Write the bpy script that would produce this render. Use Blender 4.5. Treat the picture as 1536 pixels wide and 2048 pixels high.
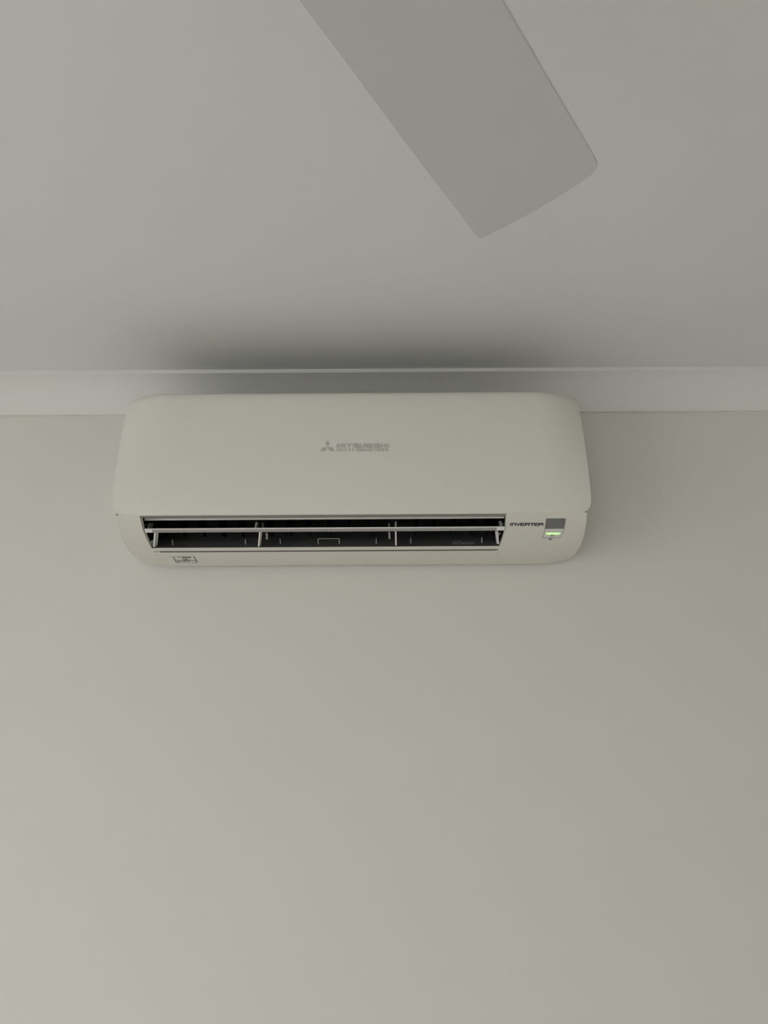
import bpy, bmesh, math
from mathutils import Vector, Matrix

for o in list(bpy.data.objects):
    bpy.data.objects.remove(o)
S = bpy.context.scene
C = S.collection

# ------------------------------------------------------------------ camera
F, W, H = 1420.0, 1536.0, 2048.0
PITCH, ROLL = math.radians(16.0), math.radians(0.35)
CAM = Vector((0.0, -1.31, 1.755))
fwd = Vector((0, math.cos(PITCH), math.sin(PITCH)))
r0 = Vector((1, 0, 0)); u0 = Vector((0, -math.sin(PITCH), math.cos(PITCH)))
RIGHT = r0 * math.cos(ROLL) - u0 * math.sin(ROLL)
UP = u0 * math.cos(ROLL) + r0 * math.sin(ROLL)
cd = bpy.data.cameras.new('camera')
cd.sensor_fit = 'VERTICAL'; cd.sensor_height = 24.0; cd.lens = F / H * 24.0
cd.clip_start = 0.02
cam = bpy.data.objects.new('camera', cd); C.objects.link(cam)
m = Matrix((RIGHT, UP, -fwd)).transposed().to_4x4(); m.translation = CAM
cam.matrix_world = m
S.camera = cam

# ------------------------------------------------------------------ world and light
S.view_settings.view_transform = 'Standard'
S.view_settings.look = 'None'
S.view_settings.gamma = 1.0
S.view_settings.use_curve_mapping = False
S.view_settings.exposure = 0.0
wd = bpy.data.worlds.new('overcast_sky'); S.world = wd
wd.use_nodes = True
bg = wd.node_tree.nodes['Background']
bg.inputs[0].default_value = (0.965, 1.0, 1.012, 1)
bg.inputs[1].default_value = 3.85

# room shell (metres): wall with the air conditioner at y = 0
RX0, RX1, RY0, RZ = -2.3, 2.0, -4.2, 2.40
WIN_REAR = (-1.8, -0.6, 0.06, 2.10)        # x0 x1 z0 z1 sliding door in the rear wall
WIN_LEFT = (-3.2, -1.0, 0.06, 2.10)       # y0 y1 z0 z1 window in the left wall

def portal(name, loc, rot, sx, sy):
    l = bpy.data.lights.new(name, 'AREA'); l.shape = 'RECTANGLE'; l.size = sx; l.size_y = sy
    l.cycles.is_portal = True
    o = bpy.data.objects.new(name, l); C.objects.link(o); o.location = loc; o.rotation_euler = rot
    return o
portal('daylight_portal', ((WIN_REAR[0]+WIN_REAR[1])/2, RY0-0.12, (WIN_REAR[2]+WIN_REAR[3])/2),
       (math.radians(90), 0, 0), WIN_REAR[1]-WIN_REAR[0], WIN_REAR[3]-WIN_REAR[2])
portal('daylight_portal', (RX0-0.12, (WIN_LEFT[0]+WIN_LEFT[1])/2, (WIN_LEFT[2]+WIN_LEFT[3])/2),
       (math.radians(90), 0, math.radians(-90)), WIN_LEFT[1]-WIN_LEFT[0], WIN_LEFT[3]-WIN_LEFT[2])

# ------------------------------------------------------------------ helpers
def mat(name, col, rough=0.5, spec=0.5, noise=0.0, scale=40.0, bump=0.0, emit=None, metal=0.0):
    mt = bpy.data.materials.new(name); mt.use_nodes = True
    nt = mt.node_tree; b = nt.nodes['Principled BSDF']
    b.inputs['Base Color'].default_value = (*col, 1)
    b.inputs['Roughness'].default_value = rough
    b.inputs['Specular IOR Level'].default_value = spec
    b.inputs['Metallic'].default_value = metal
    if noise or bump:
        tc = nt.nodes.new('ShaderNodeTexCoord'); n = nt.nodes.new('ShaderNodeTexNoise')
        n.inputs['Scale'].default_value = scale; n.inputs['Detail'].default_value = 1
        nt.links.new(tc.outputs['Object'], n.inputs['Vector'])
        if noise:
            r = nt.nodes.new('ShaderNodeValToRGB')
            r.color_ramp.elements[0].position = 0.3; r.color_ramp.elements[1].position = 0.7
            r.color_ramp.elements[0].color = (*[c*(1-noise) for c in col], 1)
            r.color_ramp.elements[1].color = (*[min(1, c*(1+noise)) for c in col], 1)
            nt.links.new(n.outputs['Fac'], r.inputs['Fac']); nt.links.new(r.outputs['Color'], b.inputs['Base Color'])
        if bump:
            bp = nt.nodes.new('ShaderNodeBump'); bp.inputs['Strength'].default_value = bump
            bp.inputs['Distance'].default_value = 0.001
            nt.links.new(n.outputs['Fac'], bp.inputs['Height']); nt.links.new(bp.outputs['Normal'], b.inputs['Normal'])
    if emit:
        b.inputs['Emission Color'].default_value = (*emit[0], 1); b.inputs['Emission Strength'].default_value = emit[1]
    return mt

M = dict(
    wall=mat('wall_paint', (0.79, 0.765, 0.72), 0.75, 0.25, noise=0.006, scale=5),
    ceiling=mat('ceiling_paint', (0.845, 0.84, 0.82), 0.9, 0.1, noise=0.006, scale=4),
    cornice=mat('cornice_paint', (0.84, 0.83, 0.80), 0.85, 0.1, noise=0.005, scale=6),
    floor=mat('floor_boards', (0.72, 0.69, 0.63), 0.45, 0.4, noise=0.05, scale=9),
    frame=mat('window_frame_paint', (0.75, 0.75, 0.74), 0.4, 0.5, noise=0.01),
    shell=mat('white_plastic', (0.795, 0.765, 0.705), 0.42, 0.35, noise=0.004, scale=30),
    vane=mat('louvre_plastic', (0.87, 0.86, 0.83), 0.35, 0.5, noise=0.004, scale=30),
    grey=mat('bracket_plastic', (0.42, 0.42, 0.41), 0.5, 0.4, noise=0.01),
    black=mat('black_plastic', (0.004, 0.004, 0.005), 0.6, 0.15, noise=0.1),
    duct=mat('dark_duct_plastic', (0.055, 0.055, 0.056), 0.6, 0.2, noise=0.05),
    tray=mat('dark_grey_tray_plastic', (0.10, 0.10, 0.10), 0.55, 0.3, noise=0.05),
    print_grey=mat('grey_print', (0.53, 0.51, 0.48), 0.5, 0.3, noise=0.005),
    print_dark=mat('dark_print', (0.018, 0.018, 0.018), 0.5, 0.2, noise=0.01),
    print_mid=mat('mid_grey_print', (0.20, 0.20, 0.19), 0.5, 0.2, noise=0.01),
    emboss=mat('pale_emboss', (0.60, 0.61, 0.57), 0.5, 0.3, noise=0.01),
    window=mat('grey_receiver_window', (0.185, 0.185, 0.19), 0.25, 0.5, noise=0.01),
    lens=mat('pale_badge_plastic', (0.80, 0.785, 0.76), 0.3, 0.5, noise=0.004),
    return_grey=mat('mid_grey_return', (0.36, 0.35, 0.325), 0.7, 0.2, noise=0.02),
    louvre_shade=mat('grey_louvre_shade', (0.38, 0.37, 0.35), 0.5, 0.3, noise=0.01),
    zinc=mat('zinc_plate', (0.45, 0.45, 0.46), 0.4, 0.5, noise=0.05, metal=0.8),
    joint_shade=mat('dark_joint_shade', (0.16, 0.155, 0.14), 0.8, 0.1, noise=0.02),
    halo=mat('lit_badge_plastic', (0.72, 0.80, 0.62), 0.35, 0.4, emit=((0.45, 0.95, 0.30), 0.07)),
    led=mat('green_led', (0.3, 0.6, 0.25), 0.4, 0.3, emit=((0.62, 1.0, 0.38), 0.95)),
    blade=mat('fan_blade_white', (0.71, 0.69, 0.68), 0.55, 0.3, noise=0.01, scale=12),
    fan=mat('fan_white_metal', (0.78, 0.77, 0.75), 0.4, 0.5, noise=0.005),
    paving=mat('outdoor_paving', (0.60, 0.59, 0.57), 0.8, 0.2, noise=0.12, scale=3),
)
g = bpy.data.materials.new('window_glass'); g.use_nodes = True
nt = g.node_tree; nt.nodes.clear()
out = nt.nodes.new('ShaderNodeOutputMaterial'); mx = nt.nodes.new('ShaderNodeMixShader')
tr = nt.nodes.new('ShaderNodeBsdfTransparent'); gl = nt.nodes.new('ShaderNodeBsdfGlossy')
gl.inputs['Roughness'].default_value = 0.02; mx.inputs[0].default_value = 0.06
nt.links.new(tr.outputs[0], mx.inputs[1]); nt.links.new(gl.outputs[0], mx.inputs[2]); nt.links.new(mx.outputs[0], out.inputs[0])
M['glass'] = g

def obj(name, verts, faces, material, parent=None, smooth=False):
    me = bpy.data.meshes.new(name)
    me.from_pydata([tuple(v) for v in verts], [], faces); me.update()
    bm = bmesh.new(); bm.from_mesh(me)
    bmesh.ops.recalc_face_normals(bm, faces=bm.faces); bm.to_mesh(me); bm.free()
    if smooth:
        for p in me.polygons: p.use_smooth = True
        me.set_sharp_from_angle(angle=math.radians(35))
    me.materials.append(M[material])
    o = bpy.data.objects.new(name, me); C.objects.link(o)
    if parent: o.parent = parent
    return o

class MB:
    def __init__(self): self.v = []; self.f = []
    def add(self, vs, fs):
        n = len(self.v); self.v += [tuple(p) for p in vs]; self.f += [[i+n for i in q] for q in fs]
    def box(self, x0, x1, y0, y1, z0, z1):
        self.add([(x, y, z) for x in (x0, x1) for y in (y0, y1) for z in (z0, z1)],
                 [(0,1,3,2), (4,6,7,5), (0,4,5,1), (2,3,7,6), (0,2,6,4), (1,5,7,3)])
    def prism_x(self, pts, x0, x1):            # pts: closed (y, z) outline, extruded along x
        n = len(pts)
        self.add([(x0, *p) for p in pts] + [(x1, *p) for p in pts],
                 [(i, (i+1) % n, (i+1) % n + n, i+n) for i in range(n)] + [tuple(range(n)), tuple(range(n, 2*n))])
    def prism_y(self, pts, y0, y1):
        n = len(pts)
        self.add([(p[0], y0, p[1]) for p in pts] + [(p[0], y1, p[1]) for p in pts],
                 [(i, (i+1) % n, (i+1) % n + n, i+n) for i in range(n)] + [tuple(range(n)), tuple(range(n, 2*n))])
    def lathe(self, prof, seg=48):             # prof: (r, z)
        n = len(prof); vs = []
        for k in range(seg):
            a = 2*math.pi*k/seg
            vs += [(r*math.cos(a), r*math.sin(a), z) for r, z in prof]
        fs = []
        for k in range(seg):
            q = (k+1) % seg
            fs += [(k*n+i, q*n+i, q*n+i+1, k*n+i+1) for i in range(n-1)]
        self.add(vs, fs)
    def build(self, name, material, parent=None, smooth=False):
        return obj(name, self.v, self.f, material, parent, smooth)

def thing(name, label, cat, loc, group=None):
    o = bpy.data.objects.new(name, None); C.objects.link(o); o.location = loc
    o.empty_display_size = 0.1
    o['label'] = label; o['category'] = cat
    if group: o['group'] = group
    return o
def struct(o, label=None):
    o['kind'] = 'structure'
    if label: o['label'] = label
    return o
def box(name, material, a, parent=None):
    b = MB(); b.box(*a); return b.build(name, material, parent)

# ------------------------------------------------------------------ the room
T = 0.2
struct(box('floor', 'floor', (RX0-T, RX1+T, RY0-T, T, -0.1, 0)), 'timber floor of the room')
struct(box('ceiling', 'ceiling', (RX0-T, RX1+T, RY0-T, T, RZ, RZ+0.1)), 'flat off-white plaster ceiling above the air conditioner')
struct(box('wall_front', 'wall', (RX0-T, RX1+T, 0, T, 0, RZ)), 'warm white painted wall carrying the air conditioner')
struct(box('wall_right', 'wall', (RX1, RX1+T, RY0, 0, 0, RZ)), 'plain side wall of the room')
b = MB()
x0, x1, z0, z1 = WIN_REAR
b.box(RX0-T, x0, RY0-T, RY0, 0, RZ); b.box(x1, RX1+T, RY0-T, RY0, 0, RZ)
b.box(x0, x1, RY0-T, RY0, z1, RZ); b.box(x0, x1, RY0-T, RY0, 0, z0)
struct(b.build('wall_rear', 'wall'), 'wall with the sliding glass door')
b = MB()
y0, y1, z0, z1 = WIN_LEFT
b.box(RX0-T, RX0, RY0, y0, 0, RZ); b.box(RX0-T, RX0, y1, 0, 0, RZ)
b.box(RX0-T, RX0, y0, y1, z1, RZ); b.box(RX0-T, RX0, y0, y1, 0, z0)
struct(b.build('wall_left', 'wall'), 'side wall with a window')

def window(name, horizontal, a0, a1, z0, z1, c):
    f = MB(); w = 0.05
    def bx(p0, p1, q0, q1):
        if horizontal: f.box(p0, p1, c-0.04, c+0.04, q0, q1)
        else: f.box(c-0.04, c+0.04, p0, p1, q0, q1)
    bx(a0, a0+w, z0, z1); bx(a1-w, a1, z0, z1); bx(a0+w, a1-w, z0, z0+w); bx(a0+w, a1-w, z1-w, z1)
    mid = (a0+a1)/2; bx(mid-w/2, mid+w/2, z0+w, z1-w)
    fr = struct(f.build(name, 'frame'), 'white framed window')
    for p0, p1 in ((a0+w, mid-w/2), (mid+w/2, a1-w)):
        p = MB()
        if horizontal: p.box(p0, p1, c-0.003, c+0.003, z0+w, z1-w)
        else: p.box(c-0.003, c+0.003, p0, p1, z0+w, z1-w)
        p.build('pane', 'glass', fr)
window('window_1', True, *WIN_REAR, RY0-0.06)
window('window_2', False, *WIN_LEFT, RX0-0.06)
struct(box('ground', 'paving', (-12, 12, -16, RY0-T, -0.2, -0.12)), 'paving outside the glass door')
struct(box('ground', 'paving', (-12, RX0-T, RY0-T, 6, -0.2, -0.12)), 'paving outside the window')

# cove cornice: lip against the ceiling, hollow curve, lip against the wall
CP = 0.066; LIP = 0.0072
def cornice_profile():
    a, r = (CP, RZ-LIP), CP-LIP
    pts = [(0, RZ), (CP, RZ), (CP, RZ-LIP)]
    n = 14
    for i in range(1, n):
        t = i/n*math.pi/2                                   # shallow concave curve between the two lips
        cx, cz = CP, RZ-CP
        ex, ez = CP - r*math.sin(t), RZ - CP + r*math.cos(t)
        lx, lz = CP - r*i/n, RZ - LIP - r*i/n
        k = 0.62
        pts.append((lx*(1-k)+ex*k, lz*(1-k)+ez*k))
    pts += [(LIP, RZ-CP), (0, RZ-CP)]
    return pts
cp = cornice_profile()
def cornice(name, fn, label):
    n = len(cp); A = [fn(0, d, z) for d, z in cp]; B = [fn(1, d, z) for d, z in cp]
    return struct(obj(name, A+B, [(i, (i+1) % n, (i+1) % n+n, i+n) for i in range(n)]+[tuple(range(n)), tuple(range(n, 2*n))], 'cornice', None, True), label)
cornice('trim_1', lambda e, d, z: (RX0 if e == 0 else RX1, -d, z), 'white cove cornice between ceiling and air conditioner wall')
cornice('trim_2', lambda e, d, z: (RX0+d, RY0 if e == 0 else 0, z), 'white cove cornice on the window wall')
cornice('trim_3', lambda e, d, z: (RX1-d, RY0 if e == 0 else 0, z), 'white cove cornice on the plain side wall')
cornice('trim_4', lambda e, d, z: (RX0 if e == 0 else RX1, RY0+d, z), 'white cove cornice above the sliding door')

# ------------------------------------------------------------------ air conditioner
# local frame: x along the wall, y = -d (d = distance out of the wall), z up from the underside
AX, AZ = -0.053, CAM.z + 0.270
ac = thing('air_conditioner', 'white wall-mounted split air conditioner with open louvres and grey brand lettering', 'air conditioner', (AX, 0, AZ))

def lerp(a, b, t): return a + (b-a)*t
def interp(tab, x):
    if x <= tab[0][0]: return tab[0][1]
    for (a, p), (b_, q) in zip(tab, tab[1:]):
        if x <= b_: return lerp(p, q, (x-a)/(b_-a))
    return tab[-1][1]
def smooth_poly(pts, n):                        # Catmull-Rom through (d, z) points
    res = []
    for i in range(len(pts)-1):
        p0, p1, p2, p3 = pts[max(i-1, 0)], pts[i], pts[i+1], pts[min(i+2, len(pts)-1)]
        for k in range(n):
            t = k/n
            res.append(tuple(0.5*((2*p1[j]) + (-p0[j]+p2[j])*t + (2*p0[j]-5*p1[j]+4*p2[j]-p3[j])*t*t + (-p0[j]+3*p1[j]-3*p2[j]+p3[j])*t**3) for j in (0, 1)))
    res.append(pts[-1]); return res

def pix(px, py, d):
    """point at distance d out of the wall on the sight line of a photo pixel, in the unit's own frame"""
    v = fwd + RIGHT*((px-W/2)/F) + UP*(-(py-H/2)/F)
    t = (-d-CAM.y)/v.y; p = CAM + v*t
    return p.x-AX, p.z-AZ

# front panel ------------------------------------------------------
PZ0, PZ1 = 0.0462, 0.267
PROF = smooth_poly([(0.1985, PZ0), (0.2020, 0.07), (0.2045, 0.12), (0.2035, 0.18), (0.2005, 0.235), (0.1975, 0.256), (0.191, 0.2645), (0.180, PZ1)], 7)
PD = sorted((z, d) for d, z in PROF)
PHW = 0.3925
def recess(x, z):
    r = max(0.0, (abs(x)-0.315)/(PHW-0.315)); t = (z-PZ0)/(PZ1-PZ0)
    return r**2*lerp(0.004, 0.030, t**1.5)
def panel_d(x, z): return interp(PD, z) - recess(x, z)
def panel_hw(z):
    hw = PHW
    if z < PZ0+0.024: k = 1-(z-PZ0)/0.024; hw -= 0.0165*(1-math.sqrt(max(0, 1-k*k)))
    if z > PZ1-0.010: k = 1-(PZ1-z)/0.010; hw -= 0.006*(1-math.sqrt(max(0, 1-k*k)))
    return hw
zs = [PZ0 + 0.024*(1-math.cos(i/8*math.pi/2)) for i in range(9)]
PR = [(interp(PD, z), z) for z in zs] + [p for p in PROF if p[1] > zs[-1]+0.002]
us = [-1+0.012*i for i in range(1, 18)]
us = sorted(set([-1.0] + us + [u*0.79 for u in [i/12 for i in range(-12, 13)]] + [-u for u in us] + [1.0]))
V, FQ = [], []
nu = len(us)
for d, z in PR:
    hw = panel_hw(z)
    for u in us:
        x = u*hw
        V.append((x, -(d-recess(x, z)), z))
nf = len(V); nr = len(PR)
for d, z in PR:
    hw = panel_hw(z)
    for u in us:
        x = u*hw
        V.append((x, -(d-recess(x, z)-0.0045), z))
for k in (0, nf):
    for i in range(nr-1):
        for j in range(nu-1):
            FQ.append((k+i*nu+j, k+i*nu+j+1, k+(i+1)*nu+j+1, k+(i+1)*nu+j))
for i in range(nr-1):
    for j in (0, nu-1):
        FQ.append((i*nu+j, (i+1)*nu+j, nf+(i+1)*nu+j, nf+i*nu+j))
for j in range(nu-1):
    for i in (0, nr-1):
        FQ.append((i*nu+j, i*nu+j+1, nf+i*nu+j+1, nf+i*nu+j))
panel = obj('front_panel', V, FQ, 'shell', ac, True)
panel['label'] = 'smooth white front panel with rounded corners'

# lower housing ----------------------------------------------------
BP = smooth_poly([(0.1978, 0.0462), (0.188, 0.0395), (0.175, 0.0325), (0.150, 0.0220), (0.125, 0.0140), (0.100, 0.0082), (0.060, 0.0028), (0.020, 0.0), (0.009, 0.0006), (0.008, 0.006)], 5)
BZ = sorted((d, z) for d, z in BP)
def body_z0(d): return interp(BZ, d)
def body_hw(d): return interp([(0.0, 0.399), (0.05, 0.3975), (0.10, 0.394), (0.15, 0.390), (0.18, 0.3865), (0.1975, 0.3835)], d)
def body_z(x, d):
    r = max(0.0, (abs(x)-0.325)/(0.398-0.325))
    return body_z0(d) + 0.0095*r**2.4*max(0.0, 1-d/0.13)
def on_body(px, py, lift=0.0004):
    lo, hi = 0.008, 0.1978
    for _ in range(40):
        d = (lo+hi)/2; x, z = pix(px, py, d)
        if z < body_z0(d): hi = d                # still below the skin: the hit lies further in
        else: lo = d
    d = d + lift; x, z = pix(px, py, d)
    return (x, -d, z)
def on_panel(px, py, lift=0.0004):
    d = 0.2
    for _ in range(20):
        x, z = pix(px, py, d); d = panel_d(x, z)
    d += lift; x, z = pix(px, py, d)
    return (x, -d, z)

def edge_tab(pixels):                            # photo outline of the outlet -> x as a function of d on the skin
    t = sorted((-p[1], p[0]) for p in (on_body(px, py, 0) for px, py in pixels))
    return t
LEFT = edge_tab([(279, 1031), (286.5, 1062), (303, 1096)])
RGHT = edge_tab([(1013.5, 1024.5), (1011.5, 1057), (1000, 1090)])
D_TOP = 0.1965
D_BOT = -on_body(650, 1094, 0)[1]
D_G0 = -on_body(650, 1100.5, 0)[1]
D_G1 = -on_body(650, 1103.5, 0)[1]
def xl(d): return interp(LEFT, d)
def xr(d): return interp(RGHT, d)

rows = sorted(set([round(d, 5) for d, _ in BP if min(abs(d-q) for q in (D_TOP, D_BOT, D_G0, D_G1)) > 0.0012] + [D_TOP, D_BOT, D_G0, D_G1]), reverse=True)
V, FQ = [], []
NA, NM = 14, 12
def cols(d):
    a, c, w = xl(max(d, D_BOT)), xr(max(d, D_BOT)), body_hw(d)
    L = [-w + (a+w)*(1-(1-i/NA)**1.0) for i in range(NA)]
    Mi = [a + (c-a)*i/NM for i in range(NM)]
    R = [c + (w-c)*i/NA for i in range(NA+1)]
    return L+Mi+R
NC = 2*NA+NM+1
for d in rows:
    for x in cols(d): V.append((x, -d, body_z(x, d)))
for i in range(len(rows)-1):
    for j in range(NC-1):
        inside = NA <= j < NA+NM
        if inside and rows[i] <= D_TOP+1e-6 and rows[i+1] >= D_BOT-1e-6: continue     # the air outlet
        if inside and abs(rows[i]-D_G0) < 1e-6: continue                              # the joint above the lower strip
        FQ.append((i*NC+j, i*NC+j+1, (i+1)*NC+j+1, (i+1)*NC+j))
def idx(r, j): return rows.index(r)*NC+j
# joint: a shallow channel
G = 0.004
base = len(V)

for r in (D_G0, D_G1):
    for j in range(NA, NA+NM+1):
        x, y, z = V[idx(r, j)]; V.append((x, y+0.0006, z+G))
n = NM+1
for k in range(NM):
    FQ.append((base+k, base+k+1, base+n+k+1, base+n+k))
    FQ.append((idx(D_G0, NA+k), idx(D_G0, NA+k+1), base+k+1, base+k))
    FQ.append((idx(D_G1, NA+k), idx(D_G1, NA+k+1), base+n+k+1, base+n+k))
for k, j in ((0, NA), (NM, NA+NM)):
    FQ.append((idx(D_G0, j), idx(D_G1, j), base+n+k, base+k))
# upper shell: sides, top and back behind the front panel
first = [idx(rows[0], j) for j in range(NC)]
ends = [[idx(r, j) for r in rows] for j in (0, NC-1)]
for side, e in zip((-1, 1), ends):
    k0 = len(V)
    for q, i in enumerate(e):
        x, y, z = V[i]; V.append((side*0.378, max(y, -0.150), 0.258))
    for q in range(len(e)-1):
        FQ.append((e[q], e[q+1], k0+q+1, k0+q))
    if side < 0: tl = k0
    else: tr_ = k0
nrw = len(rows)
for q in range(nrw-1):
    FQ.append((tl+q, tl+q+1, tr_+q+1, tr_+q))
jv = []
for r in (D_G0, D_G1):
    for j in (NA, NA+NM): x, y, z = V[idx(r, j)]; jv.append((x+(0.010 if j == NA else -0.003), y, z))
housing = obj('housing', V, FQ, 'shell', ac, True)

jn = MB(); jn.add([jv[0], jv[1], jv[3], jv[2]] + [(p[0], p[1], p[2]+0.0035) for p in (jv[0], jv[1], jv[3], jv[2])],
                  [(4, 5, 6, 7), (0, 1, 5, 4), (2, 3, 7, 6), (0, 3, 7, 4), (1, 2, 6, 5), (0, 1, 2, 3)])
for i, p in enumerate(jn.v): jn.v[i] = (p[0], p[1], p[2]+0.0003)
jn.build('joint_shade', 'joint_shade', housing)  # dark fill paints the shade inside the channel
mp = MB(); mp.box(-0.34, 0.34, -0.0085, 0.0, 0.03, 0.235); mp.build('mounting_plate', 'zinc', ac)

# air intake on top, behind the front panel: dark filter under thin ribs
ti = MB(); ti.box(-0.372, 0.372, -0.172, -0.006, 0.2565, 0.2605)
intake = ti.build('intake_filter', 'black', ac)
for i in range(24):
    x = -0.36 + 0.72*i/23
    v = MB(); v.box(x-0.0012, x+0.0012, -0.172, -0.006, 0.2605, 0.2640); v.build('intake_rib', 'duct', intake)

# rim of the outlet: white return around the opening, black duct further in
def inner(x, d, dep, kz=0.20):                    # a point moved inwards (towards the wall and slightly up)
    return (x, -(d-dep), body_z0(d)+dep*kz)
rim = MB()
rr = [d for d in rows if D_BOT-1e-6 <= d <= D_TOP+1e-6]
RIM = 0.013
for fx in (xl, xr):
    A = [(fx(d), -d, body_z0(d)) for d in rr]; B_ = [inner(fx(d), d, RIM) for d in rr]
    k = len(A); rim.add(A+B_, [(i, i+1, i+1+k, i+k) for i in range(k-1)])
a, c = xl(D_TOP), xr(D_TOP)
TOPR = 0.1725                                      # the flat return under the panel ends here in a narrow bead
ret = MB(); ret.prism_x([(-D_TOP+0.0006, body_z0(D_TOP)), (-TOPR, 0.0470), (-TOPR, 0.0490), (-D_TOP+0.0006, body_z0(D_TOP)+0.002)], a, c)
ret.build('upper_return', 'return_grey', ac)  # separate strip along the top return, a darker grey than the rim
rim.prism_x([(-TOPR, 0.0475), (-TOPR, 0.0446), (-TOPR+0.003, 0.0446), (-TOPR+0.003, 0.0475)], a, c)
rim.build('outlet_rim', 'shell', ac)

ow = (xl(D_TOP)-0.012, xr(D_TOP)+0.012)
duct = MB()
roof = [(-TOPR+0.002, 0.050), (-0.150, 0.075), (-0.120, 0.110), (-0.09, 0.150)]
flo = [(-D_BOT+0.001, body_z0(D_BOT)+0.0003), (-0.085, 0.0325), (-0.066, 0.065), (-0.050, 0.110), (-0.045, 0.150)]
for pl, mt_ in ((roof, 'duct'),):
    k = len(pl)
    duct.add([(ow[0], *p) for p in pl]+[(ow[1], *p) for p in pl], [(i, i+1, i+1+k, i+k) for i in range(k-1)])
bk = flo[1:]
k = len(bk); duct.add([(ow[0], *p) for p in bk]+[(ow[1], *p) for p in bk], [(i, i+1, i+1+k, i+k) for i in range(k-1)])
duct.add([(ow[0], *roof[-1]), (ow[1], *roof[-1]), (ow[1], *flo[-1]), (ow[0], *flo[-1])], [(0, 1, 2, 3)])
for x in ow:
    poly = [(x, -RIM_y, z) for RIM_y, z in ()]
    pts = [(x, *p) for p in roof] + [(x, *p) for p in reversed(bk)] + [(x, -0.118, 0.017), (x, -0.165, 0.031)]
    duct.add(pts, [tuple(range(len(pts)))])
for fx, xx in ((xl, ow[0]), (xr, ow[1])):          # close the gap between rim and duct cheek
    B_ = [inner(fx(d), d, RIM) for d in rr]; Cc = [(xx, p[1], p[2]) for p in B_]
    k = len(B_); duct.add(B_+Cc, [(i, i+1, i+1+k, i+k) for i in range(k-1)])
duct.build('air_duct', 'duct', ac)
tray = MB()
tray.prism_x([flo[0], flo[1], (flo[1][0]+0.004, flo[1][1]), (flo[0][0]+0.005, flo[0][1]-0.001)], xl(D_BOT)+0.0005, xr(D_BOT)-0.0005)
tray_o = tray.build('outlet_tray', 'tray', ac)

def tray_pt(px, py, lift=0.0006):
    lo, hi = 0.085, D_BOT
    for _ in range(40):
        d = (lo+hi)/2; x, z = pix(px, py, d)
        t = (-flo[0][0]-d)/(-flo[0][0]-0.085); zt = lerp(flo[0][1], flo[1][1], t)
        if z > zt: hi = d
        else: lo = d
    d += lift; x, z = pix(px, py, d)
    return (x, -d, z)

# cross-flow blower far inside the duct
bl = MB()
for k in range(18):
    a0 = 2*math.pi*k/18
    cy, cz, r = -0.085, 0.112, 0.030
    p = [(cy+r*math.cos(a0+o)*s, cz+r*math.sin(a0+o)*s) for o, s in ((0, 1), (0.10, 1), (0.35, 0.72), (0.25, 0.72))]
    bl.prism_x(p, ow[0]+0.004, ow[1]-0.004)
bl.build('blower_wheel', 'black', ac)

# vertical air deflectors
vx = [px for px in (327, 366, 405, 445, 483, 540, 579, 617, 658, 699, 738, 832, 868, 905, 944, 978)]
for px in vx:
    x, z = pix(px, 1048, 0.118)
    v = MB(); v.prism_x([(-0.140, 0.040), (-0.128, 0.066), (-0.098, 0.075), (-0.096, 0.034), (-0.118, 0.030)], x-0.0026, x+0.0026)
    v.build('deflector', 'black', ac)
for pa, pb in ((366, 634), (685, 978)):
    xa, za = pix(pa, 1044, 0.139); xb, zb = pix(pb, 1044, 0.139)
    zm = (za+zb)/2
    v = MB(); v.box(xa, xb, -0.1395, -0.137, zm-0.0009, zm+0.0009); v.build('link_rod', 'black', ac)

# horizontal louvre with its arms
LD = 0.167
x_a, z_a = pix(289.5, 1060.5, LD); x_b, z_b = pix(1010, 1055.5, LD)
zc = (z_a+z_b)/2
ch = []
L, th = 0.040, 0.0030
for p in ((0.0012, th), (-0.0008, th*0.8), (-0.0010, th*0.1), (0.0035, -th*0.95), (0.0060, -th)):   # flat nose, undercut below
    ch.append((-LD+p[0], zc+p[1]))
ch += [(-LD+L, zc-th*0.4+L*0.30), (-LD+L, zc+th*0.4+L*0.30)]
lv = MB(); lv.prism_x(ch, x_a, x_b)
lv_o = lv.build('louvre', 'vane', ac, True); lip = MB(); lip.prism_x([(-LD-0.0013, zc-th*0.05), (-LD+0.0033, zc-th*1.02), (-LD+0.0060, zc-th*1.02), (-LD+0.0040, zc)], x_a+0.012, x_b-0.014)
lip.build('louvre_underside_shade', 'louvre_shade', lv_o)  # grey strip paints the shade on the underside of the louvre nose
lv_o['label'] = 'thin white horizontal louvre blade across the outlet'

def strut(name, pts, wdt, material, parent, depth=0.010):
    """a thin upright arm through photo points (px, py, d)"""
    b_ = MB(); P = []
    for px, py, d in pts:
        x, z = pix(px, py, d); P.append((x, -d, z))
    k = len(P); vs = []
    for x, y, z in P: vs += [(x-wdt/2, y, z), (x+wdt/2, y, z), (x+wdt/2, y+depth, z+depth*0.25), (x-wdt/2, y+depth, z+depth*0.25)]
    fs = []
    for i in range(k-1):
        for q in range(4): fs.append((i*4+q, i*4+(q+1) % 4, i*4+4+(q+1) % 4, i*4+4+q))
    fs += [(0, 1, 2, 3), tuple(range(4*k-4, 4*k))]
    b_.add(vs, fs)
    return b_.build(name, material, parent)
arms_up = [((294.0, 1060), (299.0, 1046)), ((510.0, 1058), (513.0, 1044)), ((791.5, 1056), (791.5, 1043)), ((1004, 1055), (1001.5, 1042))]
arms_dn = [((309.5, 1065), (307.5, 1094)), ((519.5, 1064), (517.0, 1093)), ((791.5, 1063), (792.0, 1091)), ((994.5, 1062), (997, 1088))]
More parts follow.
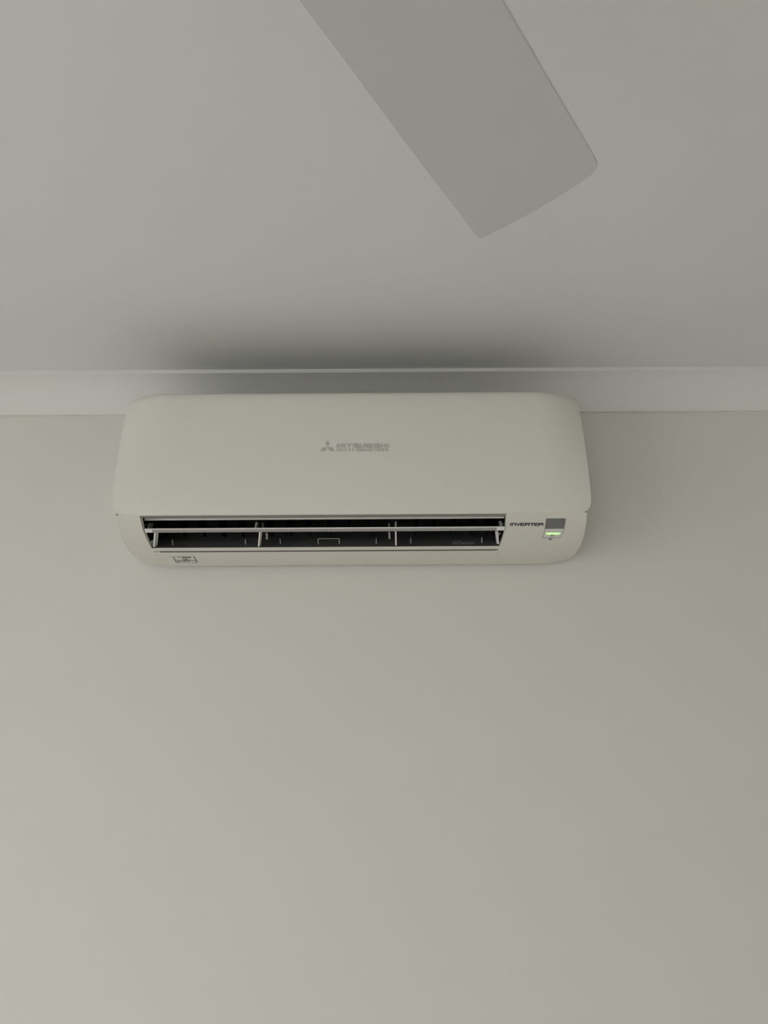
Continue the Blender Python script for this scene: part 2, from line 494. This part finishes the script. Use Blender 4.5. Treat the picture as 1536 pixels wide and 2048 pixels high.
for (p, q) in arms_up:
    strut('louvre_arm', [(p[0], p[1], 0.150), (q[0], q[1], 0.140)], 0.0028, 'vane', lv_o, 0.018)
for (p, q) in arms_dn:
    strut('louvre_arm', [(p[0], p[1], 0.158), (q[0], q[1], 0.1165)], 0.0024, 'vane', lv_o, 0.016)
for pts in ([(525, 1057, 0.132), (526, 1045, 0.128)], [(533, 1066, 0.132), (533.5, 1079, 0.118)], [(778, 1056, 0.132), (777.5, 1044, 0.128)], [(778.5, 1064, 0.132), (779, 1078, 0.118)]):
    strut('support_post', pts, 0.0030, 'grey', ac, 0.006)
for pts in ([(289, 1050, 0.135), (294, 1048, 0.135)], [(1005.5, 1050, 0.135), (1007.5, 1046, 0.135)], [(997, 1071, 0.128), (1000, 1065, 0.130)]):
    strut('pivot_clip', pts, 0.0035, 'grey', ac, 0.005)

# small ribs standing on the tray
for px, y0_, y1_ in ((346, 1080, 1091), (491.5, 1079, 1089), (561, 1078, 1088), (636.5, 1078, 1088.5), (678.5, 1077.5, 1088), (752.5, 1077, 1088), (821.5, 1076, 1087), (963.5, 1075, 1086)):
    p, q = tray_pt(px, y0_), tray_pt(px, y1_)
    v = MB(); w_ = 0.0008
    v.add([(p[0]-w_, p[1], p[2]), (p[0]+w_, p[1], p[2]), (q[0]+w_, q[1], q[2]), (q[0]-w_, q[1], q[2]),
           (p[0]-w_, p[1]-0.006, p[2]-0.001), (p[0]+w_, p[1]-0.006, p[2]-0.001)],
          [(0, 1, 2, 3), (0, 1, 5, 4), (4, 5, 2, 3), (0, 4, 3), (1, 2, 5)])
    v.build('rib', 'vane', tray_o)
p, q = tray_pt(637, 1078.5), tray_pt(678, 1078.0)
v = MB(); v.box(p[0], q[0], p[1]-0.0045, p[1]-0.003, p[2]-0.0004, p[2]+0.0004); v.build('rib', 'vane', tray_o)

# lettering and marks ----------------------------------------------
def decal(name, polys, fn, material, parent, lift=0.0004, sub=0):
    vs, fs = [], []
    for poly in polys:
        k = len(vs); vs += [fn(px, py, lift) for px, py in poly]; fs.append(tuple(range(k, k+len(poly))))
    me = bpy.data.meshes.new(name); me.from_pydata(vs, [], fs); me.update(); me.materials.append(M[material])
    o = bpy.data.objects.new(name, me); C.objects.link(o); o.parent = parent
    return o
def text_decal(name, body, x0, x1, y0, y1, fn, material, parent, bold=0.0, shear=0.0, spacing=1.0, lift=0.0004):
    cu = bpy.data.curves.new('lettering', 'FONT'); cu.body = body; cu.offset = bold; cu.shear = shear; cu.space_character = spacing
    cu.resolution_u = 3
    t = bpy.data.objects.new('lettering_source', cu); C.objects.link(t)
    bpy.context.view_layer.update()
    me = bpy.data.meshes.new_from_object(t.evaluated_get(bpy.context.evaluated_depsgraph_get()))
    C.objects.unlink(t); bpy.data.objects.remove(t)
    xs = [v.co.x for v in me.vertices]; ys = [v.co.y for v in me.vertices]
    ax, bx, ay, by = min(xs), max(xs), min(ys), max(ys)
    for v in me.vertices:
        px = x0+(v.co.x-ax)/(bx-ax)*(x1-x0); py = y1-(v.co.y-ay)/(by-ay)*(y1-y0)
        v.co = fn(px, py, lift)
    me.materials.clear(); me.materials.append(M[material])
    me.name = name
    o = bpy.data.objects.new(name, me); C.objects.link(o); o.parent = parent
    return o

e = decal('emblem', [[(655.2, 879.8), (659.6, 887.0), (655.2, 894.2), (650.8, 887.0)],
                     [(655.2, 894.2), (645.6, 894.6), (640.2, 902.2), (650.0, 902.2)],
                     [(655.2, 894.2), (664.8, 894.6), (669.6, 902.2), (660.2, 902.2)]], on_panel, 'print_grey', panel)
e['label'] = 'grey emblem of three diamonds'
def strokes(lines, wx, wy):
    """flat bars in photo pixels, one quad for each stroke"""
    res = []
    for (ax, ay), (bx, by) in lines:
        if abs(ay-by) < 0.3: res.append([(ax, ay-wy/2), (bx, by-wy/2), (bx, by+wy/2), (ax, ay+wy/2)])
        else: res.append([(ax-wx/2, ay), (ax+wx/2, ay), (bx+wx/2, by), (bx-wx/2, by)])
    return res
GLYPH = {   # block capitals: width in letter heights, strokes on a unit cell (y down)
    'M': (1.25, [(0, 0, 0, 1), (1, 0, 1, 1), (0.06, 0, 0.5, 0.85), (0.94, 0, 0.5, 0.85)]),
    'I': (0.0, [(0, 0, 0, 1)]),
    'T': (1.0, [(0, 0, 1, 0), (0.5, 0, 0.5, 1)]),
    'S': (1.0, [(0, 0, 1, 0), (0, 0, 0, 0.5), (0, 0.5, 1, 0.5), (1, 0.5, 1, 1), (0, 1, 1, 1)]),
    'U': (1.0, [(0, 0, 0, 1), (0, 1, 1, 1), (1, 0, 1, 1)]),
    'B': (1.0, [(0, 0, 0, 1), (0, 0, 0.9, 0), (0, 0.5, 1, 0.5), (0, 1, 1, 1), (0.95, 0, 0.95, 0.5), (1, 0.5, 1, 1)]),
    'H': (1.0, [(0, 0, 0, 1), (1, 0, 1, 1), (0, 0.5, 1, 0.5)]),
    'E': (0.9, [(0, 0, 0, 1), (0, 0, 1, 0), (0, 0.5, 0.9, 0.5), (0, 1, 1, 1)]),
    'A': (1.1, [(0.5, 0, 0, 1), (0.5, 0, 1, 1), (0.2, 0.7, 0.8, 0.7)]),
    'V': (1.1, [(0, 0, 0.5, 1), (1, 0, 0.5, 1)]),
    'Y': (1.1, [(0, 0, 0.5, 0.55), (1, 0, 0.5, 0.55), (0.5, 0.55, 0.5, 1)]),
    'N': (1.05, [(0, 0, 0, 1), (1, 0, 1, 1), (0.05, 0, 0.95, 1)]),
    'D': (1.0, [(0, 0, 0, 1), (0, 0, 0.85, 0), (0, 1, 0.85, 1), (1, 0.12, 1, 0.88)]),
    'R': (1.0, [(0, 0, 0, 1), (0, 0, 0.95, 0), (0, 0.52, 0.95, 0.52), (1, 0, 1, 0.55), (0.55, 0.52, 1, 1)]),
}
def block_text(word, x0, x1, y0, y1, wx, wy, gap):
    h = y1-y0
    total = sum(GLYPH[c][0] if c != ' ' else 0.3 for c in word)
    fixed = sum(wx for c in word if c != ' ') + gap*(len(word)-1)
    unit = (x1-x0-fixed)/total                       # pixels for one unit of letter width
    L, x = [], x0
    for c in word:
        if c == ' ': x += 0.3*unit+gap; continue
        w, segs = GLYPH[c]; w *= unit
        for a, b_, c2, d_ in segs:
            ya, yb = y0+b_*h, y0+d_*h
            if b_ == d_: ya = yb = y0+wy/2+b_*(h-wy)
            xa, xb = x+wx/2+a*w, x+wx/2+c2*w
            if b_ == d_: xa -= wx/2*(a == 0); xb += wx/2*(c2 == 1)
            L.append(((xa, ya), (xb, yb)))
        x += w+wx+gap
    return strokes(L, wx, wy)
decal('brand_lettering', block_text('MITSUBISHI', 673.5, 777.5, 886.8, 895.2, 3.1, 2.0, 1.7), on_panel, 'print_grey', panel)
decal('brand_lettering', block_text('HEAVY INDUSTRIES', 673.5, 777.0, 896.8, 902.2, 1.9, 1.25, 1.3), on_panel, 'print_grey', panel)
def inverter():
    L = []; y0, ym, y1 = 1046.6, 1048.9, 1051.2
    def add(x, segs): L.extend([((x+a, b_), (x+c_, d_)) for a, b_, c_, d_ in segs])
    up, dn = y0-0.65, y1+0.65
    E_ = [(0, up, -0.5, dn), (0, y0, 7.6, y0), (0, ym, 7.0, ym), (-0.5, y1, 7.0, y1)]
    R_ = [(0, up, -0.5, dn), (0, y0, 7.4, y0), (7.2, up, 6.9, ym), (0, ym, 7.0, ym), (4.6, ym, 7.2, dn)]
    add(1021.2, [(0.3, up, -0.4, dn)])
    add(1024.6, [(0, up, -0.4, dn), (0, y0, 5.6, y0), (5.6, up, 5.6, dn)])
    add(1032.2, [(0, up, 3.7, dn), (7.4, up, 3.7, dn)])
    add(1041.8, E_); add(1051.2, R_)
    add(1060.2, [(0, y0, 8.0, y0), (4.0, up, 3.8, dn)])
    add(1069.6, E_); add(1078.8, R_)
    return strokes(L, 2.1, 1.4)
# each stroke sits a hair above the last so that crossing strokes do not share a plane
decal('inverter_lettering', inverter(), on_body, 'print_dark', housing, 0.0004)['label'] = 'dark INVERTER lettering'
text_decal('airflow_lettering', '3Dauto', 904, 948, 1082.2, 1088.6, tray_pt, 'emboss', tray_o, shear=0.35, spacing=1.15)

# receiver badge with the green lamp
OUT = [(1092.3, 1037.8), (1096, 1037.2), (1128, 1037.0), (1131.6, 1038.0), (1130.6, 1047), (1128.4, 1058), (1126.4, 1065), (1122.6, 1072), (1118.0, 1075.8), (1084.2, 1076.0), (1087.4, 1068), (1089.4, 1058), (1091.2, 1046)]
def shrink(P, s):
    cx = sum(p[0] for p in P)/len(P); cy = sum(p[1] for p in P)/len(P)
    return [(p[0]-s*(1 if p[0] > cx else -1), p[1]-s*(1 if p[1] > cy else -1)) for p in P]
badge = decal('receiver_badge', [OUT], on_body, 'print_mid', housing, 0.0004)
badge['label'] = 'slanted receiver badge with grey window and green lamp'
decal('receiver_window', [[(1093.0, 1038.6), (1096.2, 1037.9), (1128, 1037.8), (1130.8, 1038.6), (1130.0, 1047), (1128.0, 1057.2), (1090.4, 1057.6), (1092.0, 1046)]], on_body, 'window', badge, 0.0008)
decal('lamp_cover', [[(1090.2, 1057.8), (1127.6, 1057.4), (1125.6, 1064.8), (1122.0, 1071.4), (1117.6, 1075.0), (1085.6, 1075.2), (1088.4, 1068)]], on_body, 'lens', badge, 0.0008)
decal('lamp_glow', [[(1089.6, 1064.4), (1121.5, 1064.0), (1121.8, 1068), (1117, 1071.2), (1096, 1071.5), (1088.8, 1070.4)]], on_body, 'halo', badge, 0.0010)
decal('lamp', [[(1092, 1066.6), (1096, 1065.7), (1116, 1065.6), (1120.5, 1066.4), (1120, 1068.0), (1115, 1068.8), (1096, 1068.9), (1091.6, 1068.2)]], on_body, 'led', badge, 0.0012)
def ring(cx, cy, rx, ry, t, n=14):
    res = []
    for i in range(n):
        a, b_ = 2*math.pi*i/n, 2*math.pi*(i+1)/n
        res.append([(cx+rx*math.cos(a), cy+ry*math.sin(a)), (cx+rx*math.cos(b_), cy+ry*math.sin(b_)),
                    (cx+(rx-t)*math.cos(b_), cy+(ry-t*0.6)*math.sin(b_)), (cx+(rx-t)*math.cos(a), cy+(ry-t*0.6)*math.sin(a))])
    return res
for cx, cy, fn_par in ((1104.2, 1071.2, badge), (1100.8, 1078.8, housing)):
    decal('icon', ring(cx, cy, 4.2, 1.7, 1.1) + [[(cx-0.6, cy-1.5), (cx+0.6, cy-1.5), (cx+0.5, cy+1.5), (cx-0.7, cy+1.5)]], on_body, 'print_mid', fn_par, 0.0013)

# caution label on the lower strip
TL, TR, BR, BL = (346.0, 1113.4), (387.4, 1113.0), (395.0, 1125.0), (353.4, 1125.4)
def bar(p, q, wx, wy): return strokes([(p, q)], wx, wy)[0]
lab = decal('caution_label', [[TL, TR, BR, BL]], on_body, 'lens', housing, 0.0008)
lab['label'] = 'small outlined caution label on the lower strip'
decal('outline', [bar(TL, BL, 1.5, 0.7), bar(TR, BR, 1.4, 0.7), bar(TL, TR, 1, 0.6)], on_body, 'print_dark', lab, 0.0015)
decal('outline', [bar((354, 1125.2), (361, 1125.2), 1, 0.9), bar((383, 1125.0), (395, 1124.9), 1, 0.8), bar((351.6, 1121.4), (364, 1121.4), 1, 0.7), bar((378, 1121.2), (392, 1121.1), 1, 0.7)], on_body, 'print_mid', lab, 0.0015)
decal('caution_print', [[(356.0, 1115.9), (357.6, 1114.0), (359.4, 1115.9)]] + [[(363.0+i*2.7, 1114.0), (365.2+i*2.7, 1114.0), (365.6+i*2.7, 1115.9), (363.4+i*2.7, 1115.9)] for i in range(7)], on_body, 'print_dark', lab, 0.0015)
decal('pictogram', [bar((367.8, 1116.4), (364.2, 1120.8), 1.5, 1), [(369.4, 1117.6), (372.2, 1117.4), (379.0, 1121.0), (375.5, 1121.2)],
                    [(366.4, 1121.0), (369.2, 1118.4), (373.8, 1121.0), (370.0, 1121.8)]], on_body, 'print_mid', lab, 0.0015)
decal('pictogram', [[(354.6, 1121.8), (360, 1121.6), (361, 1124.8), (356, 1124.9)], [(363, 1122.2), (380, 1121.9), (381, 1124.4), (364, 1124.7)]], on_body, 'grey', lab, 0.0015)
# short joint at the end of the lower strip
decal('seam', [[(995.4, 1101.5), (996.6, 1101.5), (996.8, 1105), (995.2, 1110), (993.6, 1113.5), (992.8, 1113.5), (994.2, 1110), (995.6, 1105)]], on_body, 'print_grey', housing, 0.0003)

# ------------------------------------------------------------------ ceiling fan
# one blade reaches into view; its two tip corners fix the height, pitch and direction
zlo = 0.430
tipL = Vector((0.0891, 0.5692, zlo)); tipR = Vector((0.1727, 0.4741, 0.43))*1.0657
axis = Vector((math.cos(math.radians(56.2)), math.sin(math.radians(56.2)), 0))
tipC = (tipL+tipR)/2
RAD = 0.62
hub = tipC - axis*RAD
fan_root = thing('ceiling_fan', 'white three-blade ceiling fan, one pale blade hanging below the ceiling', 'ceiling fan', (hub.x, CAM.y+hub.y, RZ))
zb = CAM.z + tipC.z - RZ                       # blade height in the fan's own frame
c_ = MB(); c_.lathe([(0, 0), (0.062, 0), (0.066, -0.006), (0.060, -0.035), (0.035, -0.050), (0.0, -0.050)]); c_.build('canopy', 'fan', fan_root, True)
c_ = MB(); c_.lathe([(0, -0.048), (0.0125, -0.048), (0.0125, zb+0.055), (0, zb+0.055)], 24); c_.build('downrod', 'fan', fan_root, True)
c_ = MB(); c_.lathe([(0, zb+0.060), (0.050, zb+0.058), (0.088, zb+0.040), (0.100, zb+0.015), (0.100, zb-0.020), (0.085, zb-0.042), (0.045, zb-0.055), (0, zb-0.057)]); c_.build('motor_housing', 'fan', fan_root, True)
across = (tipR-tipL); wtip = across.length; across.normalize()
pitch = math.asin(max(-1, min(1, across.z)))
def rounded(rs):
    return rs
def blade_mesh():
    # outline (r along the blade, s across it: negative on the low edge), slightly convex tip, small corner radii
    pts = [(0.150, -0.040), (0.25, -0.0447), (0.351, -0.0487), (0.410, -0.0512), (0.479, -0.0543), (0.519, -0.0560), (0.5945, -0.0584), (0.614, -0.0588),
           (0.6195, -0.0584), (0.6228, -0.0560), (0.6244, -0.0475), (0.6262, -0.0351), (0.6294, -0.0128), (0.6308, 0.0015), (0.6314, 0.0177), (0.6314, 0.0419),
           (0.6304, 0.0527), (0.6277, 0.0573), (0.6225, 0.0600), (0.6160, 0.0605), (0.6080, 0.0604), (0.5689, 0.0589), (0.5195, 0.0571), (0.4836, 0.0559), (0.4426, 0.0546), (0.300, 0.0500), (0.150, 0.044)]
    def inset(P, w):                                    # move an outline inwards by w
        n_ = len(P); res = []
        for i in range(n_):
            (ax_, ay_), (bx_, by_) = P[i-1], P[(i+1) % n_]
            tx, ty = bx_-ax_, by_-ay_; l = math.hypot(tx, ty)
            res.append((P[i][0]-ty/l*w, P[i][1]+tx/l*w))
        return res
    k = len(pts); vs = []
    for P, h in ((inset(pts, 0.0013), -0.0022), (pts, -0.0008), (inset(pts, 0.0022), 0.0022)):   # eased edges
        vs += [(r, s*math.cos(pitch)-h*math.sin(pitch), s*math.sin(pitch)+h*math.cos(pitch)) for r, s in P]
    fs = [tuple(range(k)), tuple(range(2*k, 3*k))]
    for q in (0, k): fs += [(i+q, (i+1) % k+q, (i+1) % k+k+q, i+k+q) for i in range(k)]
    return vs, fs
for k in range(3):
    vs, fs = blade_mesh()
    # local y must run from the low left edge to the high right edge: mirror across the blade axis
    vs = [(a, -b_, c2+zb) for a, b_, c2 in vs]
    bo = obj('blade', vs, fs, 'blade', fan_root)
    bo.rotation_euler = (0, 0, math.radians(56.2+120*k))
    br = MB(); br.prism_x([(-0.030, zb+0.006), (0.030, zb-0.006+0.004), (0.030, zb+0.012), (-0.030, zb+0.020)], 0.07, 0.20)
    br.build('blade_bracket', 'fan', bo)
